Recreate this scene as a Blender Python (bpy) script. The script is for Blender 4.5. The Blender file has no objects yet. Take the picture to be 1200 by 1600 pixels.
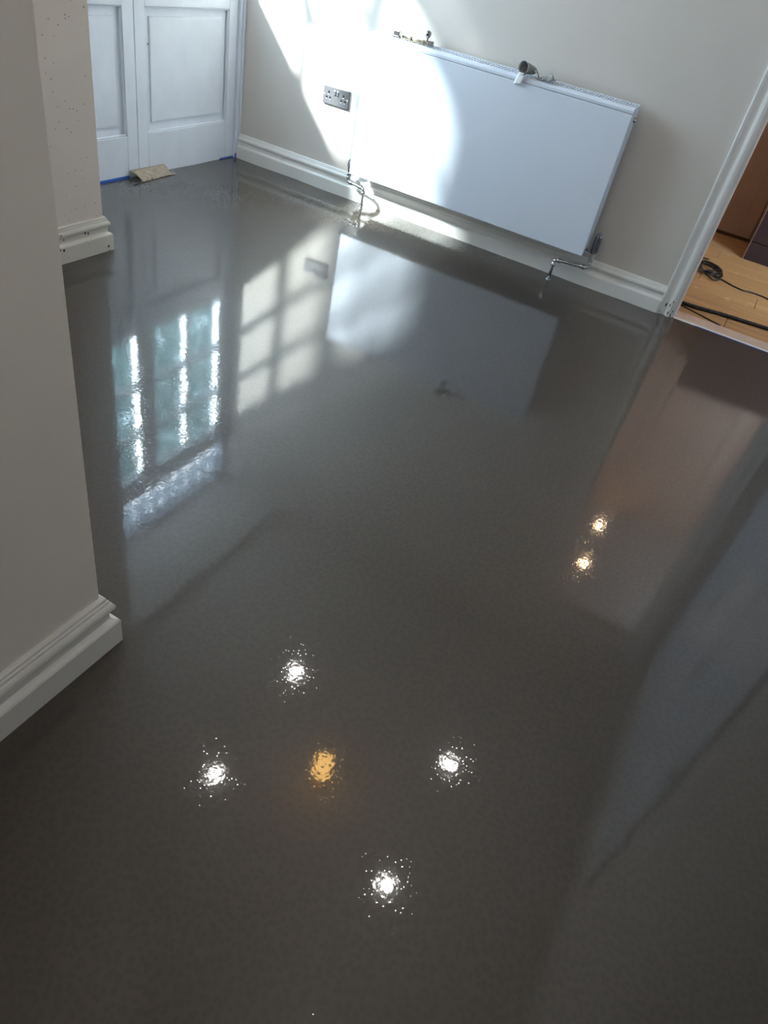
import bpy, bmesh, math, random
from mathutils import Vector, Matrix, noise
random.seed(7)
S = bpy.context.scene
COL = S.collection

# ------------------------------------------------------------------ camera
cam_d = bpy.data.cameras.new('camera')
cam = bpy.data.objects.new('camera', cam_d); COL.objects.link(cam)
cam_d.sensor_fit = 'VERTICAL'; cam_d.sensor_height = 36.0
cam_d.lens = 1103.84 / 1600 * 36.0
cam_d.clip_start = 0.02
RIGHT = Vector((0.85899, 0.47930, 0.17995))
DOWN = Vector((0.43404, -0.49399, -0.75336))
FWD = Vector((-0.27219, 0.72525, -0.63237))
FWD.normalize(); RIGHT = (RIGHT - FWD * RIGHT.dot(FWD)).normalized(); DOWN = FWD.cross(RIGHT)
cam.matrix_world = Matrix((
    (RIGHT.x, -DOWN.x, -FWD.x, 2.751),
    (RIGHT.y, -DOWN.y, -FWD.y, -3.612),
    (RIGHT.z, -DOWN.z, -FWD.z, 1.2),
    (0, 0, 0, 1)))
S.camera = cam

# ------------------------------------------------------------------ world, sun, exposure
SKY = 14.0
SUN = 31.0
LAMP = 125.0
w = bpy.data.worlds.new('sky'); S.world = w; w.use_nodes = True
w.node_tree.nodes['Background'].inputs[0].default_value = (0.62, 0.81, 1.0, 1)
w.node_tree.nodes['Background'].inputs[1].default_value = SKY
sd = bpy.data.lights.new('sun', 'SUN'); sd.energy = SUN; sd.angle = math.radians(5.6); sd.color = (0.95, 0.98, 1.0)
so = bpy.data.objects.new('sun', sd); COL.objects.link(so)
so.location = (-6, -6, 6)
so.rotation_euler = Vector((1.0, 0.95, -1.0)).to_track_quat('-Z', 'Y').to_euler()
pd = bpy.data.lights.new('door_portal', 'AREA'); pd.shape = 'RECTANGLE'; pd.size = 1.46; pd.size_y = 1.50   # guides sky sampling through the glazed doors, emits nothing itself
pd.cycles.is_portal = True
po = bpy.data.objects.new('door_portal', pd); COL.objects.link(po)
po.matrix_world = Matrix(((0, 0, -1, -.085), (1, 0, 0, -.78), (0, -1, 0, 1.60), (0, 0, 0, 1)))
S.view_settings.view_transform = 'Standard'
S.view_settings.look = 'None'
S.view_settings.gamma = 1.0
S.view_settings.use_curve_mapping = False
S.view_settings.exposure = 0.40
try:
    S.cycles.use_denoising = True
    S.cycles.max_bounces = 8; S.cycles.diffuse_bounces = 4; S.cycles.glossy_bounces = 4; S.cycles.transparent_max_bounces = 8
    S.cycles.use_adaptive_sampling = True; S.cycles.adaptive_threshold = .025
    S.cycles.sample_clamp_indirect = 6.0
except Exception:
    pass

# ------------------------------------------------------------------ materials
def nodes(name):
    m = bpy.data.materials.new(name); m.use_nodes = True
    nt = m.node_tree; b = nt.nodes['Principled BSDF']
    return m, nt, b
def N(nt, t, **kw):
    n = nt.nodes.new(t)
    for k, v in kw.items():
        if k.startswith('i_'):
            n.inputs[k[2:].replace('_', ' ')].default_value = v
        else:
            setattr(n, k, v)
    return n
def mixcol(nt, fac, a, b):
    n = nt.nodes.new('ShaderNodeMix'); n.data_type = 'RGBA'
    for s, v in ((0, fac), (6, a), (7, b)):
        if hasattr(v, 'links') or hasattr(v, 'is_linked'):
            nt.links.new(v, n.inputs[s])
        else:
            n.inputs[s].default_value = v if s == 0 else (*v, 1)
    return n.outputs[2]
def ramp(nt, src, p0, p1):
    r = nt.nodes.new('ShaderNodeMapRange'); r.inputs['From Min'].default_value = p0; r.inputs['From Max'].default_value = p1
    nt.links.new(src, r.inputs['Value']); return r.outputs['Result']
def geo(nt): return N(nt, 'ShaderNodeNewGeometry').outputs['Position']

def paint(name, col, rough, var=0.04, scale=5.0, bump=0.0, bscale=60, specks=None, coat=0.0):
    m, nt, b = nodes(name)
    p = geo(nt)
    n = N(nt, 'ShaderNodeTexNoise', i_Scale=scale, i_Detail=2.0); nt.links.new(p, n.inputs['Vector'])
    c = mixcol(nt, ramp(nt, n.outputs[0], .3, .7), tuple(x * (1 - var) for x in col), tuple(min(1, x * (1 + var)) for x in col))
    if specks:
        sc, size, dens = specks
        v = N(nt, 'ShaderNodeTexVoronoi', i_Scale=sc); nt.links.new(p, v.inputs['Vector'])
        rr = N(nt, 'ShaderNodeMath', operation='MULTIPLY'); rr.inputs[1].default_value = size
        sx = N(nt, 'ShaderNodeSeparateColor'); nt.links.new(v.outputs['Color'], sx.inputs[0])
        nt.links.new(sx.outputs[0], rr.inputs[0])
        lt = N(nt, 'ShaderNodeMath', operation='LESS_THAN'); nt.links.new(v.outputs['Distance'], lt.inputs[0]); nt.links.new(rr.outputs[0], lt.inputs[1])
        ms = N(nt, 'ShaderNodeTexNoise', i_Scale=7.0, i_Detail=1.0); nt.links.new(p, ms.inputs['Vector'])
        mk = N(nt, 'ShaderNodeMath', operation='GREATER_THAN'); nt.links.new(sx.outputs[1], mk.inputs[0]); mk.inputs[1].default_value = 1 - dens
        mu = N(nt, 'ShaderNodeMath', operation='MULTIPLY'); nt.links.new(lt.outputs[0], mu.inputs[0]); nt.links.new(mk.outputs[0], mu.inputs[1])
        c = mixcol(nt, mu.outputs[0], c, (.035, .033, .03))
        # the Mix above reads a socket first
    nt.links.new(c, b.inputs['Base Color'])
    b.inputs['Roughness'].default_value = rough
    if coat: b.inputs['Coat Weight'].default_value = coat
    if bump:
        n2 = N(nt, 'ShaderNodeTexNoise', i_Scale=bscale, i_Detail=3.0); nt.links.new(p, n2.inputs['Vector'])
        bp = N(nt, 'ShaderNodeBump', i_Strength=1.0, i_Distance=bump); nt.links.new(n2.outputs[0], bp.inputs['Height'])
        nt.links.new(bp.outputs[0], b.inputs['Normal'])
    return m
def plain(name, col, rough=.5, metal=0.0, emit=None, es=0.0):
    m, nt, b = nodes(name)
    p = geo(nt)
    n = N(nt, 'ShaderNodeTexNoise', i_Scale=40.0, i_Detail=3.0); nt.links.new(p, n.inputs['Vector'])
    c = mixcol(nt, n.outputs[0], tuple(x * .88 for x in col), tuple(min(1, x * 1.1) for x in col))
    nt.links.new(c, b.inputs['Base Color'])
    b.inputs['Roughness'].default_value = rough; b.inputs['Metallic'].default_value = metal
    if emit:
        b.inputs['Emission Color'].default_value = (*emit, 1); b.inputs['Emission Strength'].default_value = es
    return m

M = {}
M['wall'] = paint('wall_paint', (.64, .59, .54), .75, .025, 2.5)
M['wall_near'] = paint('wall_paint_lightened', (.86, .80, .735), .75, .025, 2.5)  # wall paint again, lightened to make up for weak light on this wall
M['wall_spot'] = paint('wall_paint_splashed', (.83, .745, .67), .75, .03, 2.5, 0, 90, specks=(62, .27, .32))  # dark splashes on wall paint lightened to offset dim light
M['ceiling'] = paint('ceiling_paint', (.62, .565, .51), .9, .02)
M['trim'] = paint('trim_gloss', (.80, .785, .755), .32, .03, 6, .0001, 25, specks=(30, .14, .06))
M['trim_spot'] = paint('trim_gloss_splashed', (.74, .70, .63), .35, .05, 6, .0004, 25, specks=(60, .36, .30))
M['door'] = paint('door_paint', (.735, .785, .865), .38, .03, 9, .0004, 40, specks=(24, .12, .05))
M['rad'] = paint('radiator_enamel', (.745, .80, .90), .28, .01, 3)
M['rad_in'] = paint('radiator_inside', (.62, .62, .61), .5, .03)
M['chrome'] = plain('chrome', (.55, .56, .58), .18, 1.0)
M['brass'] = plain('aged_brass', (.52, .47, .38), .28, 1.0)
M['dark_chrome'] = plain('dark_chrome', (.27, .27, .285), .22, 1.0)
M['knob'] = plain('bronze_knob', (.30, .29, .28), .25, 1.0)
M['plate'] = plain('brushed_steel', (.11, .11, .118), .5, 0.4)
M['black'] = plain('black_plastic', (.012, .012, .013), .35)
M['cable'] = plain('black_cable', (.010, .009, .009), .45)
M['switch'] = plain('white_switch', (.75, .75, .74), .4)
M['card'] = paint('cardboard', (.36, .30, .235), .9, .2, 60, .0006, 120, specks=(55, .28, .2))
M['rag'] = paint('grey_tape', (.30, .29, .28), .8, .25, 90, .0012, 160)
M['tag'] = plain('paper_tag', (.80, .81, .82), .7)
M['blue'] = plain('blue_masking_tape', (.03, .13, .48), .6)
M['cab'] = paint('brown_cabinet', (.44, .29, .21), .5, .05, 6)
M['cab_dark'] = plain('shadow_gap', (.11, .075, .05), .7)
M['espresso'] = paint('espresso_cabinet', (.026, .011, .010), .6, .12, 8); M['espresso'].node_tree.nodes['Principled BSDF'].inputs['Specular IOR Level'].default_value = .2
M['edge'] = plain('espresso_edge', (.16, .08, .06), .5)
M['seam'] = plain('dark_gap', (.05, .03, .015), .8)
M['thresh'] = paint('bare_board', (.60, .46, .37), .6, .08, 14)
M['gold'] = plain('gold_metal', (.85, .55, .18), .25, 1.0)
M['lamp'] = plain('lamp_led', (.9, .9, .9), .5, 0, (1.0, .97, .93), LAMP)
M['lamp_warm'] = plain('lamp_led_warm', (.9, .9, .9), .5, 0, (1.0, .64, .34), 90)
M['bulb'] = plain('bulb_amber', (.9, .6, .3), .5, 0, (1.0, .55, .16), 45)
M['leaf'] = paint('tree_leaf', (.24, .34, .33), .5, .35, 3)
M['bark'] = paint('tree_bark', (.16, .12, .09), .9, .3, 20)
M['amber'] = plain('amber_glass_lit', (.9, .6, .3), .4, 0, (1.0, .56, .15), 11)
M['patio'] = paint('outside_paving', (.22, .22, .21), .9, .1, 3)

def glass():
    m = bpy.data.materials.new('window_glass'); m.use_nodes = True; nt = m.node_tree
    nt.nodes.clear()
    o = N(nt, 'ShaderNodeOutputMaterial'); t = N(nt, 'ShaderNodeBsdfTransparent'); g = N(nt, 'ShaderNodeBsdfGlossy', i_Roughness=.02)
    t.inputs[0].default_value = (.93, .97, .96, 1)
    lw = N(nt, 'ShaderNodeLayerWeight'); mx = N(nt, 'ShaderNodeMixShader')
    pw = N(nt, 'ShaderNodeMath', operation='POWER'); nt.links.new(lw.outputs['Facing'], pw.inputs[0]); pw.inputs[1].default_value = 5.0
    f = N(nt, 'ShaderNodeMath', operation='MULTIPLY_ADD'); nt.links.new(pw.outputs[0], f.inputs[0]); f.inputs[1].default_value = .9; f.inputs[2].default_value = .03
    nt.links.new(f.outputs[0], mx.inputs[0]); nt.links.new(t.outputs[0], mx.inputs[1]); nt.links.new(g.outputs[0], mx.inputs[2])
    nt.links.new(mx.outputs[0], o.inputs[0]); return m
M['glass'] = glass()
def bullion():
    m = bpy.data.materials.new('bullion_glass'); m.use_nodes = True; nt = m.node_tree
    nt.nodes.clear()
    o = N(nt, 'ShaderNodeOutputMaterial'); t = N(nt, 'ShaderNodeBsdfTransparent'); tr = N(nt, 'ShaderNodeBsdfTranslucent')
    t.inputs[0].default_value = (.95, .97, .98, 1); tr.inputs[0].default_value = (.9, .93, .95, 1)
    p = geo(nt); sp = N(nt, 'ShaderNodeSeparateXYZ'); nt.links.new(p, sp.inputs[0])
    def fr(s, off, pitch):
        a = N(nt, 'ShaderNodeMath', operation='ADD'); nt.links.new(s, a.inputs[0]); a.inputs[1].default_value = off
        d = N(nt, 'ShaderNodeMath', operation='DIVIDE'); nt.links.new(a.outputs[0], d.inputs[0]); d.inputs[1].default_value = pitch
        f = N(nt, 'ShaderNodeMath', operation='FRACT'); nt.links.new(d.outputs[0], f.inputs[0])
        s2 = N(nt, 'ShaderNodeMath', operation='SUBTRACT'); nt.links.new(f.outputs[0], s2.inputs[0]); s2.inputs[1].default_value = .5
        q = N(nt, 'ShaderNodeMath', operation='MULTIPLY'); nt.links.new(s2.outputs[0], q.inputs[0]); nt.links.new(s2.outputs[0], q.inputs[1])
        return q.outputs[0]
    a = N(nt, 'ShaderNodeMath', operation='ADD'); nt.links.new(fr(sp.outputs[1], 5.0, .13), a.inputs[0]); nt.links.new(fr(sp.outputs[2], -2.03, .14), a.inputs[1])
    lt = ramp(nt, a.outputs[0], .12, .08)
    mul = N(nt, 'ShaderNodeMath', operation='MULTIPLY_ADD'); nt.links.new(lt, mul.inputs[0]); mul.inputs[1].default_value = .38; mul.inputs[2].default_value = .10
    nt.links.new(mixcol(nt, lt, (.52, .56, .60), (1.0, 1.0, 1.0)), tr.inputs[0])
    mx = N(nt, 'ShaderNodeMixShader'); nt.links.new(mul.outputs[0], mx.inputs[0]); nt.links.new(tr.outputs[0], mx.inputs[1]); nt.links.new(t.outputs[0], mx.inputs[2])
    nt.links.new(mx.outputs[0], o.inputs[0]); return m
M['bullion'] = bullion()

def screed():
    m, nt, b = nodes('wet_screed')
    p = geo(nt)
    big = N(nt, 'ShaderNodeTexNoise', i_Scale=1.6, i_Detail=5.0, noise_dimensions='2D'); nt.links.new(p, big.inputs['Vector'])
    c = mixcol(nt, ramp(nt, big.outputs[0], .3, .7), (.031, .0220, .0148), (.039, .0290, .0210))
    nz = N(nt, 'ShaderNodeTexNoise', i_Scale=60.0, i_Detail=2.0, noise_dimensions='2D'); nt.links.new(p, nz.inputs['Vector'])
    wob = N(nt, 'ShaderNodeVectorMath', operation='MULTIPLY_ADD'); nt.links.new(nz.outputs['Color'], wob.inputs[0]); wob.inputs[1].default_value = (.010,) * 3; nt.links.new(p, wob.inputs[2])
    vor = N(nt, 'ShaderNodeTexVoronoi', i_Scale=82.0, voronoi_dimensions='2D'); vor.feature = 'SMOOTH_F1'; vor.inputs['Smoothness'].default_value = .35
    nt.links.new(wob.outputs[0], vor.inputs['Vector'])
    cell = ramp(nt, vor.outputs['Distance'], .15, .55)
    c2 = mixcol(nt, cell, (.78, .78, .78), (1.13, 1.13, 1.12))
    mm = nt.nodes.new('ShaderNodeMix'); mm.data_type = 'RGBA'; mm.blend_type = 'MULTIPLY'; mm.inputs[0].default_value = 1
    nt.links.new(c, mm.inputs[6]); nt.links.new(c2, mm.inputs[7])
    nt.links.new(mm.outputs[2], b.inputs['Base Color'])
    b.inputs['Roughness'].default_value = .045
    b.inputs['IOR'].default_value = 1.62
    # ripples: fine ripple, cell relief and slow swell, heights in metres
    n1 = N(nt, 'ShaderNodeTexNoise', i_Scale=85.0, i_Detail=1.0, noise_dimensions='2D'); nt.links.new(p, n1.inputs['Vector'])
    n2 = N(nt, 'ShaderNodeTexNoise', i_Scale=9.0, i_Detail=1.0, noise_dimensions='2D'); nt.links.new(p, n2.inputs['Vector'])
    def madd(src, k, add=None):
        q = N(nt, 'ShaderNodeMath', operation='MULTIPLY_ADD'); nt.links.new(src, q.inputs[0]); q.inputs[1].default_value = k
        if add is None: q.inputs[2].default_value = 0
        else: nt.links.new(add, q.inputs[2])
        return q.outputs[0]
    n3 = N(nt, 'ShaderNodeTexVoronoi', i_Scale=118.0, voronoi_dimensions='2D'); nt.links.new(p, n3.inputs['Vector'])
    d2 = N(nt, 'ShaderNodeMath', operation='MULTIPLY'); nt.links.new(n3.outputs['Distance'], d2.inputs[0]); nt.links.new(n3.outputs['Distance'], d2.inputs[1])
    dome = ramp(nt, d2.outputs[0], .115, 0.0)
    sc3 = N(nt, 'ShaderNodeSeparateColor'); nt.links.new(n3.outputs['Color'], sc3.inputs[0])
    pick = N(nt, 'ShaderNodeMath', operation='LESS_THAN'); nt.links.new(sc3.outputs[0], pick.inputs[0]); pick.inputs[1].default_value = .58
    spm = N(nt, 'ShaderNodeMath', operation='MULTIPLY'); nt.links.new(dome, spm.inputs[0]); nt.links.new(pick.outputs[0], spm.inputs[1])
    spv = N(nt, 'ShaderNodeMath', operation='MULTIPLY'); nt.links.new(spm.outputs[0], spv.inputs[0]); nt.links.new(sc3.outputs[1], spv.inputs[1]); sp = spv.outputs[0]
    h = madd(sp, .34); h = madd(n1.outputs[0], .28, h); h = madd(vor.outputs['Distance'], .22, h); h = madd(n2.outputs[0], 1.0, h)
    b1 = N(nt, 'ShaderNodeBump', i_Strength=1.0, i_Distance=.00014); nt.links.new(h, b1.inputs['Height'])
    nt.links.new(b1.outputs[0], b.inputs['Normal'])
    # faint broad sheen of the damp cement under the water film
    gl = N(nt, 'ShaderNodeBsdfGlossy', i_Roughness=.42); gl.inputs[0].default_value = (.9, .9, .9, 1); nt.links.new(b1.outputs[0], gl.inputs['Normal'])
    mx = N(nt, 'ShaderNodeMixShader'); mx.inputs[0].default_value = .060
    nt.links.new(b.outputs[0], mx.inputs[1]); nt.links.new(gl.outputs[0], mx.inputs[2])
    nt.links.new(mx.outputs[0], nt.nodes['Material Output'].inputs[0])
    return m
M['screed'] = screed()
def oak():
    m, nt, b = nodes('oak_plank')
    p = geo(nt)
    oi = N(nt, 'ShaderNodeObjectInfo')
    mp = N(nt, 'ShaderNodeMapping'); mp.inputs['Scale'].default_value = (2.5, 30, 30); nt.links.new(p, mp.inputs['Vector'])
    g = N(nt, 'ShaderNodeTexNoise', i_Scale=1.0, i_Detail=6.0); nt.links.new(mp.outputs[0], g.inputs['Vector'])
    c = mixcol(nt, oi.outputs['Random'], (.40, .21, .075), (.52, .30, .135))
    c = mixcol(nt, ramp(nt, g.outputs[0], .35, .75), c, (.31, .185, .08))
    mp2 = N(nt, 'ShaderNodeMapping'); mp2.inputs['Scale'].default_value = (18, 46, 30); nt.links.new(p, mp2.inputs['Vector'])
    s = N(nt, 'ShaderNodeTexNoise', i_Scale=1.0, i_Detail=2.0); nt.links.new(mp2.outputs[0], s.inputs['Vector'])
    c = mixcol(nt, ramp(nt, s.outputs[0], .68, .74), c, (.62, .50, .36))
    nt.links.new(c, b.inputs['Base Color']); b.inputs['Roughness'].default_value = .5
    return m
M['oak'] = oak()

# ------------------------------------------------------------------ mesh helpers
ORG = {}
class MB:
    def __init__(s): s.bm = bmesh.new()
    def box(s, lo, hi, bev=0.0, seg=1):
        vs = [s.bm.verts.new((x, y, z)) for x in (lo[0], hi[0]) for y in (lo[1], hi[1]) for z in (lo[2], hi[2])]
        fs = [s.bm.faces.new([vs[i] for i in q]) for q in ((0, 1, 3, 2), (4, 6, 7, 5), (0, 4, 5, 1), (2, 3, 7, 6), (0, 2, 6, 4), (1, 5, 7, 3))]
        if bev:
            ed = list({e for f in fs for e in f.edges})
            bmesh.ops.bevel(s.bm, geom=ed, offset=bev, segments=seg, profile=.5, affect='EDGES')
        return s
    def sweep(s, prof, path, closed=False):
        """prof: list of (d,z); path: list of (x,y) with outward normal to the right of travel; mitred."""
        n = len(path); rings = []
        for i, (x, y) in enumerate(path):
            p = Vector((x, y))
            d0 = (p - Vector(path[i - 1])).normalized() if i > 0 else None
            d1 = (Vector(path[i + 1]) - p).normalized() if i < n - 1 else None
            n0 = Vector((d0.y, -d0.x)) if d0 else None
            n1 = Vector((d1.y, -d1.x)) if d1 else None
            if n0 is None: nn = n1
            elif n1 is None: nn = n0
            else:
                nn = (n0 + n1); nn = nn / (nn.length_squared / 2) if nn.length > 1e-6 else n0
            rings.append([s.bm.verts.new((x + nn.x * d, y + nn.y * d, z)) for d, z in prof])
        k = len(prof)
        for a, b in zip(rings, rings[1:]):
            for j in range(k):
                s.bm.faces.new((a[j], a[(j + 1) % k], b[(j + 1) % k], b[j]))
        s.bm.faces.new(rings[0]); s.bm.faces.new(rings[-1][::-1])
        return s
    def tube(s, pts, r, seg=10, cap=True):
        pts = [Vector(p) for p in pts]; rings = []
        up = None
        for i, p in enumerate(pts):
            t = (pts[min(i + 1, len(pts) - 1)] - pts[max(i - 1, 0)]).normalized()
            if up is None: up = Vector((0, 0, 1)) if abs(t.z) < .9 else Vector((1, 0, 0))
            a = (up - t * up.dot(t))
            a = a.normalized() if a.length > 1e-6 else t.orthogonal().normalized()
            up = a; b = t.cross(a)
            rr = r[i] if isinstance(r, (list, tuple)) else r
            rings.append([s.bm.verts.new(p + (a * math.cos(2 * math.pi * k / seg) + b * math.sin(2 * math.pi * k / seg)) * rr) for k in range(seg)])
        for a, b in zip(rings, rings[1:]):
            for k in range(seg): s.bm.faces.new((a[k], a[(k + 1) % seg], b[(k + 1) % seg], b[k]))
        if cap: s.bm.faces.new(rings[0][::-1]); s.bm.faces.new(rings[-1])
        return s
    def lathe(s, c, prof, axis=(0, 0, 1), seg=20):
        ax = Vector(axis).normalized(); c = Vector(c)
        return s.tube([c + ax * h for r, h in prof], [max(r, 1e-4) for r, h in prof], seg)
    def quadgrid(s, f, nu, nv):
        g = [[s.bm.verts.new(f(i / nu, j / nv)) for j in range(nv + 1)] for i in range(nu + 1)]
        for i in range(nu):
            for j in range(nv): s.bm.faces.new((g[i][j], g[i + 1][j], g[i + 1][j + 1], g[i][j + 1]))
        return s
    def build(s, name, mat, parent=None, smooth=False, solid=0.0):
        org = ORG.get(parent.name, Vector()) if parent else Vector()
        bmesh.ops.recalc_face_normals(s.bm, faces=s.bm.faces)
        me = bpy.data.meshes.new(name)
        s.bm.transform(Matrix.Translation(-org)); s.bm.to_mesh(me); s.bm.free()
        me.materials.append(M[mat] if isinstance(mat, str) else mat)
        if smooth:
            for p in me.polygons: p.use_smooth = True
        o = bpy.data.objects.new(name, me); COL.objects.link(o)
        if parent: o.parent = parent
        ORG[o.name] = org.copy()
        if solid:
            md = o.modifiers.new('thickness', 'SOLIDIFY'); md.thickness = solid; md.offset = 0
        return o
def tag(o, label, cat, group=None, kind=None):
    o['label'] = label; o['category'] = cat
    if group: o['group'] = group
    if kind: o['kind'] = kind
    return o
def thing(name, loc, label, cat, group=None, kind=None):
    o = bpy.data.objects.new(name, None); COL.objects.link(o); o.location = loc; o.empty_display_size = .05
    ORG[o.name] = Vector(loc)
    return tag(o, label, cat, group, kind)
def B(name, lo, hi, mat, parent=None, bev=0.0, seg=1): return MB().box(lo, hi, bev, seg).build(name, mat, parent)

# ------------------------------------------------------------------ setting
CEIL = 2.42
XR = 3.42          # right wall face
XP, YP = .555, -1.568      # pillar face and its outer corner
XN, YN = 1.990, -2.978     # nearest wall end
SOFF = 2.36
DX0, DX1 = 2.605, 3.23     # doorway
DH = 2.03

# wet floor: gently uneven sheet, lifting a touch where it meets the walls
def floor_z(x, y):
    z = .00035 * noise.noise(Vector((x * 2.1, y * 2.1, 3.1)))
    dw = min(abs(y) if x < 2.6 else 9, max(0, abs(x + .02)) if y > YP else 9)
    if dw < .16:
        k = (1 - dw / .16) ** 2
        z += k * .0035 * (noise.noise(Vector((x * 4.0, y * 4.0, 9.0))) + .15)
    return z
mb = MB()
x0, x1, y0, y1 = -.06, XR + .02, -5.0, .0
mb.quadgrid(lambda u, v: (x0 + (x1 - x0) * u, y0 + (y1 - y0) * v, floor_z(x0 + (x1 - x0) * u, y0 + (y1 - y0) * v)), 140, 200)
tag(mb.build('floor', 'screed', smooth=True), 'wet dark grey self-levelling screed floor with mirror-like reflections', 'floor', kind='structure')

m = MB().box((-.11, 0, -.1), (DX0, .12, 2.6)).box((DX1, 0, -.1), (XR + .3, .12, 2.6)).box((DX0, 0, DH), (DX1, .12, 2.6))
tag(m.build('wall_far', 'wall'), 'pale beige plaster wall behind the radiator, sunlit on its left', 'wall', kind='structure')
m = MB().box((-.3, YP, SOFF), (XP, 0, 2.6))
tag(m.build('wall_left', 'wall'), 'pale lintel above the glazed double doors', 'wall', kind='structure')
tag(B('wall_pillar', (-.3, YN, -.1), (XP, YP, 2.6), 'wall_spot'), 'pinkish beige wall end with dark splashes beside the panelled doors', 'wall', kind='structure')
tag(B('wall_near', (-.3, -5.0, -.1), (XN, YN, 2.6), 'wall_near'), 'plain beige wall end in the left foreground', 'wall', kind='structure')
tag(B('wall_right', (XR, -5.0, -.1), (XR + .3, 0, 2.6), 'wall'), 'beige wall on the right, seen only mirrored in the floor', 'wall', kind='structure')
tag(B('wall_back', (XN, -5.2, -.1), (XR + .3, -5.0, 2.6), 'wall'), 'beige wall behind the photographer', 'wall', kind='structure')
tag(B('ceiling', (-.3, -5.0, CEIL), (XR, 0, CEIL + .15), 'ceiling'), 'white ceiling holding the white downlights, mirrored in the wet floor', 'ceiling', kind='structure')
tag(B('floor_outside', (-9, -9, -.14), (-.3, 6, -.1), 'patio'), 'grey paving outside the glazed doors', 'paving', kind='structure')

# tall leafy tree added to block the bright sky mirrored through the panes
tre = thing('sky_screen_tree', (-2.7, 2.0, -.1), 'leafy green tree added outside to hide the bright sky mirrored through the door panes', 'tree')
MB().tube([(-2.7, 2.0, -.1), (-2.68, 2.03, 1.2), (-2.74, 1.98, 2.6), (-2.7, 2.0, 4.2)], [.13, .10, .08, .03], 10).build('trunk', 'bark', tre, True)
m = MB(); rg = random.Random(3)
for i in range(11500):
    while True:
        q = Vector((rg.uniform(-1, 1), rg.uniform(-1, 1), rg.uniform(-1, 1)))
        if q.length < 1 and (q.length > .55 or rg.random() < .4): break
    c = Vector((-2.7 + q.x * .95, 2.3 + q.y * 2.3, 3.5 + q.z * 2.7))
    if noise.noise(c * 1.7) < -.34: continue
    a = Vector((rg.gauss(0, 1), rg.gauss(0, 1), rg.gauss(0, .7))).normalized(); b = a.orthogonal().normalized(); k = rg.uniform(.06, .11)
    v = [m.bm.verts.new(c + a * k * p + b * k * .5 * q_) for p, q_ in ((-1, 0), (0, -1), (1.1, 0), (0, 1))]
    m.bm.faces.new(v)
fo = m.build('foliage', 'leaf', tre); fo['kind'] = 'stuff'

# skirting boards
SK = [(0, .0), (0, .128), (.006, .128), (.009, .1255), (.010, .120), (.0125, .1185), (.0135, .113), (.0165, .111), (.0195, .106),
      (.0205, .100), (.0185, .094), (.013, .090), (.0115, .085), (.0112, .076), (.0125, .070), (.017, .067), (.023, .064), (.0255, .060), (.0255, -.004), (0, -.004)]
def skirting(name, path, mat, label):
    return tag(MB().sweep(SK[1:], path).build(name, mat), label, 'skirting board', kind='structure')
skirting('baseboard_far', [(2.532, 0), (.0, 0)][::-1], 'trim', 'white moulded skirting board along the wall under the radiator')
skirting('baseboard_pillar', [(XP, YN), (XP, YP), (-.02, YP)], 'trim_spot', 'cream moulded skirting board with dark splashes around the wall end beside the doors')
skirting('baseboard_near', [(XN, -5.0), (XN, YN), (XP, YN)], 'trim', 'white moulded skirting board round the wall end in the left foreground')
skirting('baseboard_right', [(XR, -1.70), (XR, -5.0)], 'trim', 'white skirting board on the right wall, out of direct view')

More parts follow.
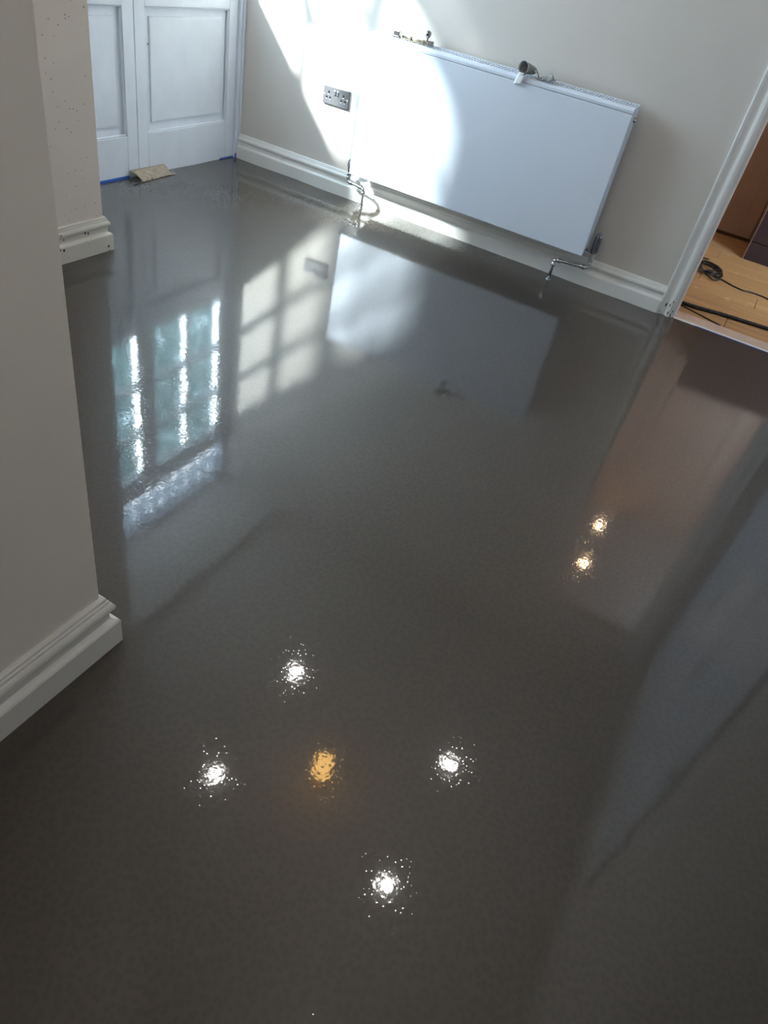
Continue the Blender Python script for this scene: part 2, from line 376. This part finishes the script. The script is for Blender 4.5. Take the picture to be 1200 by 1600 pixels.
# ------------------------------------------------------------------ glazed double doors
FX = -.020; BX = -.076; GX = -.066
tr = thing('trim_1', (-.05, -.78, 0), 'white painted frame around the panelled double doors', 'door frame', kind='structure')
B('jamb', (-.11, -.034, 0), (-.004, -.0, SOFF), 'door', tr, .003)
B('stop_bead', (-.004, -.016, 0), (.006, -.0, SOFF), 'door', tr, .002)
B('jamb', (-.11, YP, 0), (-.004, -1.525, SOFF), 'door', tr, .003)
B('transom_bar', (-.11, -1.525, 1.972), (-.004, -.034, 2.030), 'door', tr, .004)
B('head', (-.11, -1.525, 2.315), (-.004, -.034, SOFF), 'door', tr, .003)
def leaf(name, ya, yb, label):
    """ya < yb; panelled below, six panes above"""
    r = thing(name, (FX, (ya + yb) / 2, 0), label, 'door', kind='structure')
    st = .068
    B('stile', (BX, ya, -.004), (FX, ya + st, 1.968), 'door', r, .002)
    B('stile', (BX, yb - st, -.004), (FX, yb, 1.968), 'door', r, .002)
    a, b = ya + st, yb - st
    for z0, z1 in ((-.004, .190), (.712, .872), (1.892, 1.968)):
        B('rail', (BX, a, z0), (FX, b, z1), 'door', r, .002)
    # fielded panel
    m = MB(); bm = m.bm
    def ring(x, ins): return [bm.verts.new((x, y, z)) for y, z in ((a + ins, .19 + ins), (b - ins, .19 + ins), (b - ins, .712 - ins), (a + ins, .712 - ins))]
    rs = [ring(FX - .030, 0), ring(FX - .016, 0), ring(FX - .020, .006), ring(FX - .022, .040), ring(FX - .015, .043), ring(FX - .014, .050)]
    for p, q in zip(rs, rs[1:]):
        for i in range(4): bm.faces.new((p[i], p[(i + 1) % 4], q[(i + 1) % 4], q[i]))
    bm.faces.new(rs[-1]); bm.faces.new(rs[0][::-1])
    m.build('panel', 'door', r)
    # moulding lip round the recess
    for lo, hi in (((FX - .016, a, .19), (FX - .004, b, .197)), ((FX - .016, a, .705), (FX - .004, b, .712)),
                   ((FX - .016, a, .197), (FX - .004, a + .007, .705)), ((FX - .016, b - .007, .197), (FX - .004, b, .705))):
        B('bead', lo, hi, 'door', r, .003)
    c = (a + b) / 2
    B('glazing_bar', (BX, c - .015, .872), (FX - .002, c + .015, 1.892), 'door', r, .003)
    for zc in (1.222, 1.572):
        B('glazing_bar', (BX, a, zc - .014), (FX - .003, b, zc + .014), 'door', r, .003)
    for y0_, y1_ in ((a, c - .015), (c + .015, b)):
        for z0, z1 in ((.872, 1.208), (1.236, 1.558), (1.586, 1.892)):
            B('pane', (GX - .002, y0_, z0), (GX + .002, y1_, z1), 'glass', r)
    return r
leaf('door_1', -.772, -.036, 'white panelled glazed door leaf beside the sunlit wall')
leaf('door_2', -1.522, -.775, 'white panelled glazed door leaf beside the speckled wall end')
t = thing('window_1', (-.05, -.78, 2.03), 'wide fanlight of round-dimpled glass above the double doors', 'window', kind='structure')
B('pane', (-.06, -1.525, 2.030), (-.054, -.034, 2.315), 'bullion', t)

# ------------------------------------------------------------------ doorway to the kitchen
ARC = [(0, 0), (0, .020), (.006, .022), (.011, .020), (.016, .013), (.036, .011), (.042, .013), (.047, .019), (.056, .021), (.062, .019), (.066, .014), (.074, .013), (.074, 0)]
tr = thing('trim_2', (DX0, 0, 0), 'white moulded door casing at the right with chipped paint at its foot', 'door casing', kind='structure')
def arch_side(xo, sgn):
    m = MB(); bm = m.bm
    bot = [bm.verts.new((xo + sgn * u, -d, -.002)) for u, d in ARC]
    top = [bm.verts.new((xo + sgn * u, -d, DH + .074 - u)) for u, d in ARC]
    k = len(ARC)
    for i in range(k): bm.faces.new((bot[i], bot[(i + 1) % k], top[(i + 1) % k], top[i]))
    bm.faces.new(bot); bm.faces.new(top[::-1])
    return m.build('casing', 'trim', tr)
arch_side(DX0 - .074, 1); arch_side(DX1 + .074, -1)
m = MB(); bm = m.bm
for_l = [bm.verts.new((DX0 - .074 + u, -d, DH + .074 - u)) for u, d in ARC]
for_r = [bm.verts.new((DX1 + .074 - u, -d, DH + .074 - u)) for u, d in ARC]
k = len(ARC)
for i in range(k): bm.faces.new((for_l[i], for_l[(i + 1) % k], for_r[(i + 1) % k], for_r[i]))
bm.faces.new(for_l); bm.faces.new(for_r[::-1])
m.build('casing', 'trim', tr)
B('lining', (DX0 - .0, 0, -.002), (DX0 + .012, .122, DH), 'trim', tr, .002)
B('lining', (DX1 - .012, 0, -.002), (DX1, .122, DH), 'trim', tr, .002)
B('lining', (DX0 + .012, 0, DH - .012), (DX1 - .012, .122, DH), 'trim', tr, .002)
# chipped paint marks: thin dark flakes at the foot of the casing
chips = [((-.061, .016), (.012, .004)), ((-.045, .013), (.05, .006)), ((-.027, .0195), (.055, .005)), ((-.019, .0215), (.075, .004)), ((-.022, .0215), (.018, .005)), ((-.004, .0145), (.03, .004)), ((-.006, .0145), (.008, .005))]
for (u, d), (z, s) in chips:
    m = MB(); bm = m.bm
    for lay in (0, 1):
        pass
    pts = [(random.uniform(-.5, .2) * s, -s * 1.6), (s * .5, -s * .7), (s * .3, s * 1.9), (-s * .5, s * .6)]
    f = [bm.verts.new((DX0 + u + px, -d - .0012, max(.0, z + pz))) for px, pz in pts]
    g = [bm.verts.new((DX0 + u + px, -d + .002, max(.0, z + pz))) for px, pz in pts]
    bm.faces.new(f); bm.faces.new(g[::-1])
    for i in range(4): bm.faces.new((f[i], f[(i + 1) % 4], g[(i + 1) % 4], g[i]))
    m.build('paint_chip', 'black', tr)

# threshold
tag(B('trim_3', (DX0 + .012, -.004, -.03), (DX1 - .012, .012, .004), 'trim', None, .002), 'thin white threshold edge strip across the doorway', 'threshold', kind='structure')

# kitchen shell and planks
fk = thing('floor_kitchen', (2.9, .5, 0), 'worn oak plank floor seen through the doorway', 'floor', kind='structure')
B('subfloor', (1.3, .12, -.06), (4.6, 2.4, -.020), 'seam', fk)
B('subfloor', (DX0 + .012, .012, -.06), (DX1 - .012, .12, -.020), 'seam', fk)
B('plank', (DX0 + .013, .0125, -.018), (DX1 - .013, .118, .002), 'thresh', fk, .001)
rows = [(.121, .268, (1.3, 2.845, 4.6)), (.270, .392, (1.3, 3.4, 4.6)), (.394, .560, (1.3, 3.30, 4.6)), (.562, .745, (1.3, 2.95, 4.6)), (.747, .92, (1.3, 2.62, 4.6)),
        (.922, 1.10, (1.3, 2.70, 4.6)), (1.102, 1.28, (1.3, 3.1, 4.6)), (1.282, 1.46, (1.3, 2.65, 4.6)), (1.462, 1.64, (1.3, 2.9, 4.6)), (1.642, 1.82, (1.3, 2.5, 4.6)), (1.822, 2.4, (1.3, 4.6))]
for a, b, xs in rows:
    for p, q in zip(xs, xs[1:]):
        B('plank', (p + .0012, a, -.018), (q - .0012, b, .0), 'oak', fk, .001)
tag(MB().box((1.2, .12, -.1), (1.3, 2.4, 2.6)).build('wall_kitchen_left', 'cab'), 'kitchen side wall hidden behind the door casing', 'wall', kind='structure')
tag(MB().box((4.6, .12, -.1), (4.7, 2.4, 2.6)).build('wall_kitchen_right', 'cab'), 'kitchen wall beyond the right of the doorway', 'wall', kind='structure')
tag(MB().box((1.2, 2.4, -.1), (4.7, 2.5, 2.6)).build('wall_kitchen_far', 'cab'), 'kitchen wall behind the brown cupboards', 'wall', kind='structure')
tag(B('ceiling_kitchen', (1.3, .12, CEIL), (4.6, 2.4, CEIL + .15), 'ceiling'), 'kitchen ceiling holding the warm downlights, mirrored in the floor', 'ceiling', kind='structure')

def cupboard(xa, xb, label):
    r = thing('tall_cupboard', ((xa + xb) / 2, 2.1, 0), label, 'cupboard', 'brown kitchen cupboards')
    B('carcass', (xa, 1.922, .02), (xb, 2.398, 2.40), 'cab', r)
    B('plinth', (xa, 1.915, .0), (xb, 2.38, .02), 'cab_dark', r)
    s = .088; y0_, y1_ = 1.900, 1.922
    d = B('door', (xa + .09, y0_ + .009, .110), (xb - .09, y1_, 2.30), 'cab', r)
    for lo, hi in (((xa + .002, y0_, .022), (xa + s, y1_, 2.398)), ((xb - s, y0_, .022), (xb - .002, y1_, 2.398)),
                   ((xa + s, y0_, .022), (xb - s, y1_, .113)), ((xa + s, y0_, 2.30), (xb - s, y1_, 2.398))):
        B('door_frame', lo, hi, 'cab', d, .002)
    return r
cupboard(2.172, 2.772, 'tall brown shaker cupboard left of the dark island, through the doorway')
cupboard(2.774, 3.374, 'tall brown shaker cupboard directly behind the dark island')
r = thing('kitchen_island', (3.15, 1.68, 0), 'dark espresso base unit standing on the oak floor through the doorway', 'cabinet')
B('body', (2.789, 1.470, .108), (3.52, 1.885, .88), 'espresso', r, .003)
B('plinth', (2.789, 1.466, .0), (3.52, 1.885, .106), 'espresso', r, .002)
B('end_panel', (2.784, 1.464, .0), (2.789, 1.885, .88), 'edge', r)
B('worktop', (2.775, 1.450, .88), (3.54, 1.89, .91), 'espresso', r, .004)

# ------------------------------------------------------------------ white cupboard doors on the right wall (seen mirrored)
for i, (ya, yb, lb) in enumerate(((-.555, -.03, 'pale tall flush door on the right wall nearest the doorway'),
                                  (-1.06, -.585, 'pale tall flush door in the middle of the right wall'),
                                  (-1.66, -1.09, 'pale tall flush door on the right wall nearest the camera'))):
    r = thing('door_%d' % (i + 3), (XR, (ya + yb) / 2, 0), lb, 'door', kind='structure')
    B('leaf', (XR - .022, ya, .006), (XR, yb, 2.0), 'door', r, .003)
    B('handle', (XR - .034, ya + .03, .98), (XR - .022, ya + .045, 1.10), 'chrome', r, .003)

# ------------------------------------------------------------------ radiator
RX0, RX1, RZ0, RZ1 = .808, 2.116, .158, .789
rad = thing('radiator', (1.46, -.07, RZ0), 'wide white flat-panel radiator hung on the sunlit beige wall', 'radiator')
B('front_panel', (RX0, -.122, RZ0), (RX1, -.112, .766), 'rad', rad, .003, 2)
m = MB().box((RX0 + .002, -.112, RZ0 + .012), (RX1 - .002, -.098, .766))
m.build('panel_back', 'rad', rad)
# rounded top rail
rail_p = [(-.122, .7685), (-.1225, .779), (-.119, .786), (-.112, .789), (-.098, .789), (-.098, .7685)]
m = MB(); bm = m.bm
A_ = [bm.verts.new((RX0, y, z)) for y, z in rail_p]; B_ = [bm.verts.new((RX1 - .001, y, z)) for y, z in rail_p]
for i in range(6): bm.faces.new((A_[i], A_[(i + 1) % 6], B_[(i + 1) % 6], B_[i]))
bm.faces.new(A_); bm.faces.new(B_[::-1])
m.build('top_rail', 'rad', rad)
# grille with slots
m = MB()
m.box((RX0, -.098, .785), (RX1, -.090, .789)); m.box((RX0, -.040, .785), (RX1, -.030, .789)); m.box((RX0, -.070, .785), (RX1, -.064, .789))
n = 96
for i in range(n + 1):
    x = RX0 + (RX1 - RX0 - .005) * i / n
    m.box((x, -.090, .785), (x + .0055, -.040, .789))
for v in m.bm.verts: v.co.z += (v.co.y + .098) * .13
m.build('grille', 'rad', rad)
m = MB()
for i in range(48):
    x = RX0 + .03 + (RX1 - RX0 - .06) * i / 47
    m.box((x - .001, -.094, RZ0 + .05), (x + .001, -.045, .74))
m.build('convector_fins', 'rad_in', rad)
B('rear_panel', (RX0 + .004, -.044, RZ0 + .02), (RX1 - .004, -.032, .75), 'rad_in', rad)
for x in (RX0, RX1 - .003):
    B('side_panel', (x, -.098, RZ0 + .03), (x + .003, -.030, .785), 'rad', rad, .001)
B('lower_header', (RX0 + .01, -.110, RZ0 + .014), (RX1 - .01, -.034, RZ0 + .046), 'rad_in', rad, .008, 2)
for x in (1.05, 1.88):
    B('wall_bracket', (x, -.032, .25), (x + .03, -.0005, .70), 'rad_in', rad)
m = MB().lathe((RX1 - .002, -.060, .742), [(.011, 0), (.011, .007), (.007, .010), (.007, .013), (.004, .014)], (1, 0, 0), 12)
m.build('bleed_plug', 'chrome', rad, True)

def pipe_curve(pts, r, nseg=5):
    """polyline with rounded elbows"""
    out = [Vector(pts[0])]
    for a, b, c in zip(pts, pts[1:], pts[2:]):
        a, b, c = Vector(a), Vector(b), Vector(c)
        p, q = b + (a - b).normalized() * r, b + (c - b).normalized() * r
        for i in range(nseg + 1):
            t = i / nseg
            out.append(p * (1 - t) ** 2 + b * 2 * t * (1 - t) + q * t * t)
    out.append(Vector(pts[-1])); return out
def valve(xv, yv, xd, yd, tail_x, label, fat, topz):
    s = 1 if xd > xv else -1
    r = thing('radiator_valve', (xd, yd, 0), label, 'valve')
    zc = .100
    m = MB().tube(pipe_curve([(xv, yv, .135), (xv, yv, zc), (xd, yd, zc), (xd, yd, -.004)], .014), .0075, 12)
    m.build('pipe', 'chrome', r, True)
    d = (Vector((xd, yd, 0)) - Vector((xv, yv, 0))).normalized()
    for base, ax in (((xv + d.x * .012, yv + d.y * .012, zc), d), ((xd - d.x * .034, yd - d.y * .034, zc), d),
                     ((xd, yd, zc - .034), (0, 0, 1)), ((xv, yv, zc + .010), (0, 0, 1))):
        MB().lathe(base, [(.0085, 0), (.0115, .002), (.0115, .016), (.0095, .018), (.0095, .022)], ax, 12).build('elbow_fitting', 'chrome', r, True)
    MB().lathe((xv, yv, .128), [(.009, 0), (.013, .003), (.013, .014), (.010, .016), (.010, .034), (.013, .036), (.013, .042), (.008, .044)], seg=6).build('valve_body', 'chrome', r)
    MB().tube([(xv, yv, .158), (tail_x, yv, .176)], .0085, 10).build('tail_connector', 'chrome', r, True)
    MB().lathe((xv - s * -.0 + (tail_x - xv) * .45, yv, .166), [(.0125, -.006), (.0125, .006)], (1, 0, .1), 6).build('union_nut', 'chrome', r)
    # ribbed cap
    m = MB(); bm = m.bm; seg = 24
    prof = [(.86, .172), (1.0, .176), (.95, topz - .012), (.80, topz)]
    rings = []
    for k_, z in prof:
        rings.append([bm.verts.new((xv + math.cos(2 * math.pi * i / seg) * fat * k_ * (1 if i % 2 else .80), yv + math.sin(2 * math.pi * i / seg) * fat * k_ * (1 if i % 2 else .80), z)) for i in range(seg)])
    for a, b in zip(rings, rings[1:]):
        for i in range(seg): bm.faces.new((a[i], a[(i + 1) % seg], b[(i + 1) % seg], b[i]))
    bm.faces.new(rings[0][::-1]); bm.faces.new(rings[-1])
    cp = m.build('cap', 'dark_chrome', r)
    MB().lathe((xv, yv, topz), [(fat * .45, 0), (fat * .4, .006)], seg=10).build('spindle', 'knob', cp)
    MB().lathe((xd, yd, 0), [(.0130, -.002), (.0130, .003), (.009, .005)], seg=14).build('floor_collar', 'chrome', r, True)
valve(.775, -.062, .893, -.094, RX0 + .004, 'slim chrome radiator valve and pipe at the sunlit left end', .0140, .205)
valve(2.152, -.060, 1.995, -.110, RX1 - .004, 'chunky ribbed chrome radiator valve and pipe at the shaded right end', .0185, .262)

# ------------------------------------------------------------------ double socket
SX0, SX1, SZ0, SZ1 = .526, .686, .417, .501
so_ = thing('wall_socket', ((SX0 + SX1) / 2, 0, SZ0), 'grey metal double plug socket on the sunlit wall', 'socket')
B('faceplate', (SX0, -.010, SZ0), (SX1, 0, SZ1), 'plate', so_, .003, 2)
cx = (SX0 + SX1) / 2
for s in (-1, 1):
    ox = cx + s * .045; oz = SZ0 + .036
    B('earth_slot', (ox - .004, -.0112, oz + .012), (ox + .004, -.006, oz + .026), 'black', so_)
    B('pin_slot', (ox - .015, -.0112, oz - .010), (ox - .006, -.006, oz + .001), 'black', so_)
    B('pin_slot', (ox + .006, -.0112, oz - .010), (ox + .015, -.006, oz + .001), 'black', so_)
    for (qx, qz) in ((ox, oz + .011), (ox - .0105, oz - .011), (ox + .0105, oz - .011)):
        B('slot_glint', (qx - .004, -.0114, qz - .0014), (qx + .004, -.006, qz + .0010), 'switch', so_)  # white bars drawn as glints at the foot of each slot
    sw = B('switch', (cx + s * .0085 - .006, -.0135, SZ1 - .036), (cx + s * .0085 + .006, -.008, SZ1 - .012), 'plate', so_, .001)
    B('switch_tip', (cx + s * .0085 - .005, -.0140, SZ1 - .017), (cx + s * .0085 + .005, -.009, SZ1 - .0125), 'switch', sw)
    MB().lathe((cx + s * .070, -.0095, SZ0 + .042), [(.0035, 0), (.0035, .0018)], (0, -1, 0), 12).build('screw', 'switch', so_, True)

# ------------------------------------------------------------------ things on top of the radiator
TZ = RZ1 + .0045
r = thing('slide_bolt', (1.03, -.070, TZ), 'old brass slide bolt with bronze knob lying on the radiator top', 'door bolt')
B('back_plate', (.955, -.080, TZ), (1.105, -.056, TZ + .003), 'brass', r, .001)
MB().tube([(.957, -.068, TZ + .009), (1.10, -.068, TZ + .009)], .0055, 12).build('rod', 'brass', r, True)
for x in (1.0, 1.065):
    B('guide', (x, -.079, TZ + .003), (x + .010, -.057, TZ + .018), 'brass', r, .002)
MB().lathe((1.087, -.068, TZ + .010), [(.006, 0), (.0045, .010), (.005, .016), (.010, .022), (.0142, .030), (.0150, .036), (.0125, .043), (.006, .0475), (.0005, .0485)], seg=18).build('knob', 'knob', r, True)
B('end_stop', (1.100, -.086, TZ + .003), (1.122, -.062, TZ + .022), 'knob', r, .002)
r = thing('bolt_keeper', (.932, -.07, TZ), 'small dark metal bolt keeper at the left end of the radiator top', 'door bolt')
m = MB().box((.915, -.084, TZ + .003), (.947, -.056, TZ + .028), .004, 2)
m.build('loop', 'knob', r); B('foot', (.908, -.084, TZ), (.954, -.056, TZ + .003), 'knob', r)

r = thing('tape_strip', (1.64, -.09, TZ), 'crumpled grey tape strip with a rolled end on the radiator top', 'tape')
ax = Vector((.50, .80, -.10)).normalized(); c0 = Vector((1.594, -.130, TZ + .0275))
e1 = Vector((0, 0, 1)); e1 = (e1 - ax * e1.dot(ax)).normalized(); e2 = ax.cross(e1)
def roll(u, v):
    a = -2.1 + u * 7.6
    rr = (.0275 - .0045 * u) * (1 + .12 * math.sin(3 * a) * v) * (1 - .35 * v * (1 if math.sin(a) > 0 else .4))
    q = c0 + ax * (v * .060) + e1 * math.cos(a) * rr * (1 - .25 * v) + e2 * math.sin(a) * rr * 1.25
    q.z = max(q.z, TZ + .002); return q
MB().quadgrid(roll, 40, 8).build('rolled_end', 'rag', r, True, .0016)
def strip(u, v):
    x = 1.618 + u * .122
    y = -.120 + v * .048 + .008 * math.sin(u * 5)
    z = TZ + .015 + .016 * math.sin(u * 9 + 1.2 * v) * (1 - .5 * u) + .006 * math.sin(u * 21 + v * 5) + .004 * noise.noise(Vector((x * 80, y * 80, 1)))
    if y < -.112: z -= (-.112 - y) * .9
    return Vector((x, y, max(z, TZ + .002)))
MB().quadgrid(strip, 30, 10).build('tail', 'rag', r, True, .0016)
def tagf(u, v): return Vector((1.580 + u * .034 - v * .012, -.1275 - .004 * math.sin(v * 2.2) - .003 * u, TZ + .008 - v * .048 + .004 * u * v))
MB().quadgrid(tagf, 4, 8).build('paper_tag', 'tag', r, True, .0012)

# ------------------------------------------------------------------ cardboard and masking tape at the doors
r = thing('cardboard_scrap', (.03, -.73, 0), 'folded scrap of dirty cardboard wedged under the white doors', 'cardboard')
def card(u, v):
    a = Vector((.062, -.834, .0025)).lerp(Vector((.046, -.618, .0025)), u)
    b = Vector((-.012, -.846, .036)).lerp(Vector((-.014, -.604, .034)), u)
    p = a.lerp(b, v); p.z += .0055 * math.sin(v * math.pi) * (1 - .2 * u) + .0015 * noise.noise(Vector((u * 6, v * 4, 0)))
    p.x += .004 * noise.noise(Vector((u * 9, 3, 0))) * (1 - v); p.z = max(.0022, p.z)
    return p
MB().quadgrid(card, 24, 8).build('sheet', 'card', r, True, .0028)
def card2(u, v):
    a = Vector((.050, -.640, .003)).lerp(Vector((.052, -.590, .003)), u); b = Vector((.010, -.640, .018)).lerp(Vector((.022, -.600, .008)), u)
    return a.lerp(b, v)
MB().quadgrid(card2, 4, 4).build('torn_flap', 'card', r, True, .002)
tp = B('masking_tape', (-.0195, -1.524, -.002), (-.0165, -.842, .011), 'blue'); tag(tp, 'blue masking tape along the foot of the door leaf beside the speckled wall end', 'tape')
r = thing('masking_tape', (-.018, -.1, 0), 'blue masking tape along the foot of the door leaf and frame beside the sunlit wall', 'tape')
B('strip', (-.0195, -.15, -.002), (-.0165, -.034, .007), 'blue', r)
B('tab', (-.004, -.036, -.002), (-.0015, -.016, .024), 'blue', r)
tp = B('masking_tape', (DX0 + .12, -.0065, -.002), (DX1 - .012, -.0042, .0025), 'blue'); tag(tp, 'blue masking tape along the white threshold edge of the doorway', 'tape')

# ------------------------------------------------------------------ cables on the kitchen floor
def smooth_path(pts, sub=8):
    pts = [Vector(p) for p in pts]; out = []
    P_ = [pts[0]] + pts + [pts[-1]]
    for i in range(1, len(P_) - 2):
        p0, p1, p2, p3 = P_[i - 1:i + 3]
        for k_ in range(sub):
            t = k_ / sub
            out.append(.5 * ((2 * p1) + (p2 - p0) * t + (2 * p0 - 5 * p1 + 4 * p2 - p3) * t * t + (3 * p1 - p0 - 3 * p2 + p3) * t ** 3))
    out.append(pts[-1]); return out
r = thing('braided_cable', (2.9, .27, 0), 'thick black braided cable lying just inside the doorway threshold', 'cable')
path = smooth_path([(2.40, .235, .010), (2.61, .228, .010), (2.70, .236, .010), (2.80, .262, .010), (2.90, .278, .010), (3.05, .300, .010), (3.20, .32, .010), (3.5, .30, .010)], 10)
MB().tube(path, .0092, 8).build('sheath', 'cable', r, True)
m = MB()
for i in range(2, len(path) - 2):
    p = path[i]; t = (path[i + 1] - path[i - 1]).normalized()
    m.lathe(p - t * .002, [(.0088, 0), (.0108, .001), (.0108, .003), (.0088, .004)], t, 8)
m.build('braid_ridges', 'black', r)['kind'] = 'stuff'
lp = []
rng = random.Random(5)
r = thing('coiled_cable', (2.66, 1.0, 0), 'thin black cable in a loose tangle on the oak floor, its lead trailing right', 'cable')
cxx, cyy = 2.630, .985
for lo_ in range(6):
    ox, oy = rng.uniform(-.035, .03), rng.uniform(-.05, .05)
    ra, rb, ti = rng.uniform(.035, .080), rng.uniform(.08, .165), rng.uniform(-.9, .9)
    for i in range(14):
        a = 2 * math.pi * i / 14 + 1.0
        u, v = math.cos(a) * ra, math.sin(a) * rb
        lp.append((cxx + ox + u * math.cos(ti) - v * math.sin(ti), cyy + oy + u * math.sin(ti) + v * math.cos(ti), .005 + .0035 * lo_ + .004 * (1 + math.sin(a * 2 + lo_))))
tail = [(2.70, .86, .010), (2.74, .856, .005), (2.80, .82, .004), (2.86, .80, .004), (2.90, .812, .005), (2.96, .815, .004), (3.02, .79, .004), (3.15, .72, .004), (3.4, .70, .004)]
MB().tube(smooth_path(lp[::2], 6), .0042, 6).build('coil', 'cable', r, True)
MB().tube(smooth_path([lp[-1]] + tail, 8), .0046, 6).build('lead', 'cable', r, True)
tp = MB().tube(smooth_path([(2.55, .215, .003), (2.64, .196, .003), (2.74, .155, .003), (2.828, .118, .003)], 6), .0032, 6).build('plank_gap_line', 'cable', None, True)  # black tube drawn for the shaded gap along a plank edge
tag(tp, 'thin black tube standing in for a shaded plank gap at the threshold', 'plank gap')

# ------------------------------------------------------------------ ceiling lights (mirrored in the floor)
def downlight(x, y, mat, label, group, rr=.034):
    r = thing('downlight', (x, y, CEIL), label, 'downlight', group)
    MB().lathe((x, y, CEIL), [(rr, -.001), (rr + .014, -.004), (rr + .016, -.001), (rr + .016, 0)], seg=28).build('bezel', 'trim', r, True)
    MB().lathe((x, y, CEIL - .0055), [(rr - .002, 0), (rr - .002, .001)], seg=24).build('lens', mat, r)
downlight(1.52, -1.186, 'lamp', 'white downlight mirrored highest of the four, left of the gold lamp', 'white downlights')
downlight(1.551, -1.991, 'lamp', 'white downlight mirrored leftmost of the four around the gold lamp', 'white downlights')
downlight(2.595, -1.182, 'lamp', 'white downlight mirrored rightmost of the four around the gold lamp', 'white downlights')
downlight(2.611, -1.974, 'lamp', 'white downlight mirrored lowest of the four around the gold lamp', 'white downlights')
downlight(2.69, -2.76, 'lamp', 'white downlight mirrored at the bottom edge of the picture', 'white downlights')
downlight(2.69, -3.75, 'lamp', 'added unseen downlight behind the camera, brightening the near wall', 'white downlights')  # unseen lamp added to brighten the foreground wall end
downlight(2.736, 1.665, 'lamp_warm', 'warm kitchen downlight mirrored upper of the pair at right', 'warm kitchen downlights')
downlight(2.756, 1.092, 'lamp_warm', 'warm kitchen downlight mirrored lower of the pair at right', 'warm kitchen downlights')
r = thing('pendant_lamp', (2.045, -1.72, CEIL), 'small gold ceiling lamp with amber bulb, mirrored between the white downlights', 'lamp')
MB().lathe((2.045, -1.72, CEIL), [(.05, 0), (.05, -.012), (.012, -.02)], seg=24).build('ceiling_rose', 'gold', r, True)
MB().tube([(2.045, -1.72, CEIL - .018), (2.045, -1.72, CEIL - .12)], .006, 10).build('stem', 'gold', r, True)
MB().lathe((2.045, -1.72, CEIL - .115), [(.012, 0), (.040, -.008), (.046, -.03), (.046, -.125), (.040, -.13), (.036, -.125)], seg=24).build('shade', 'amber', r, True)
MB().lathe((2.045, -1.72, CEIL - .150), [(.012, 0), (.024, -.02), (.030, -.045), (.022, -.066), (.002, -.075)], seg=16).build('bulb', 'bulb', r, True)
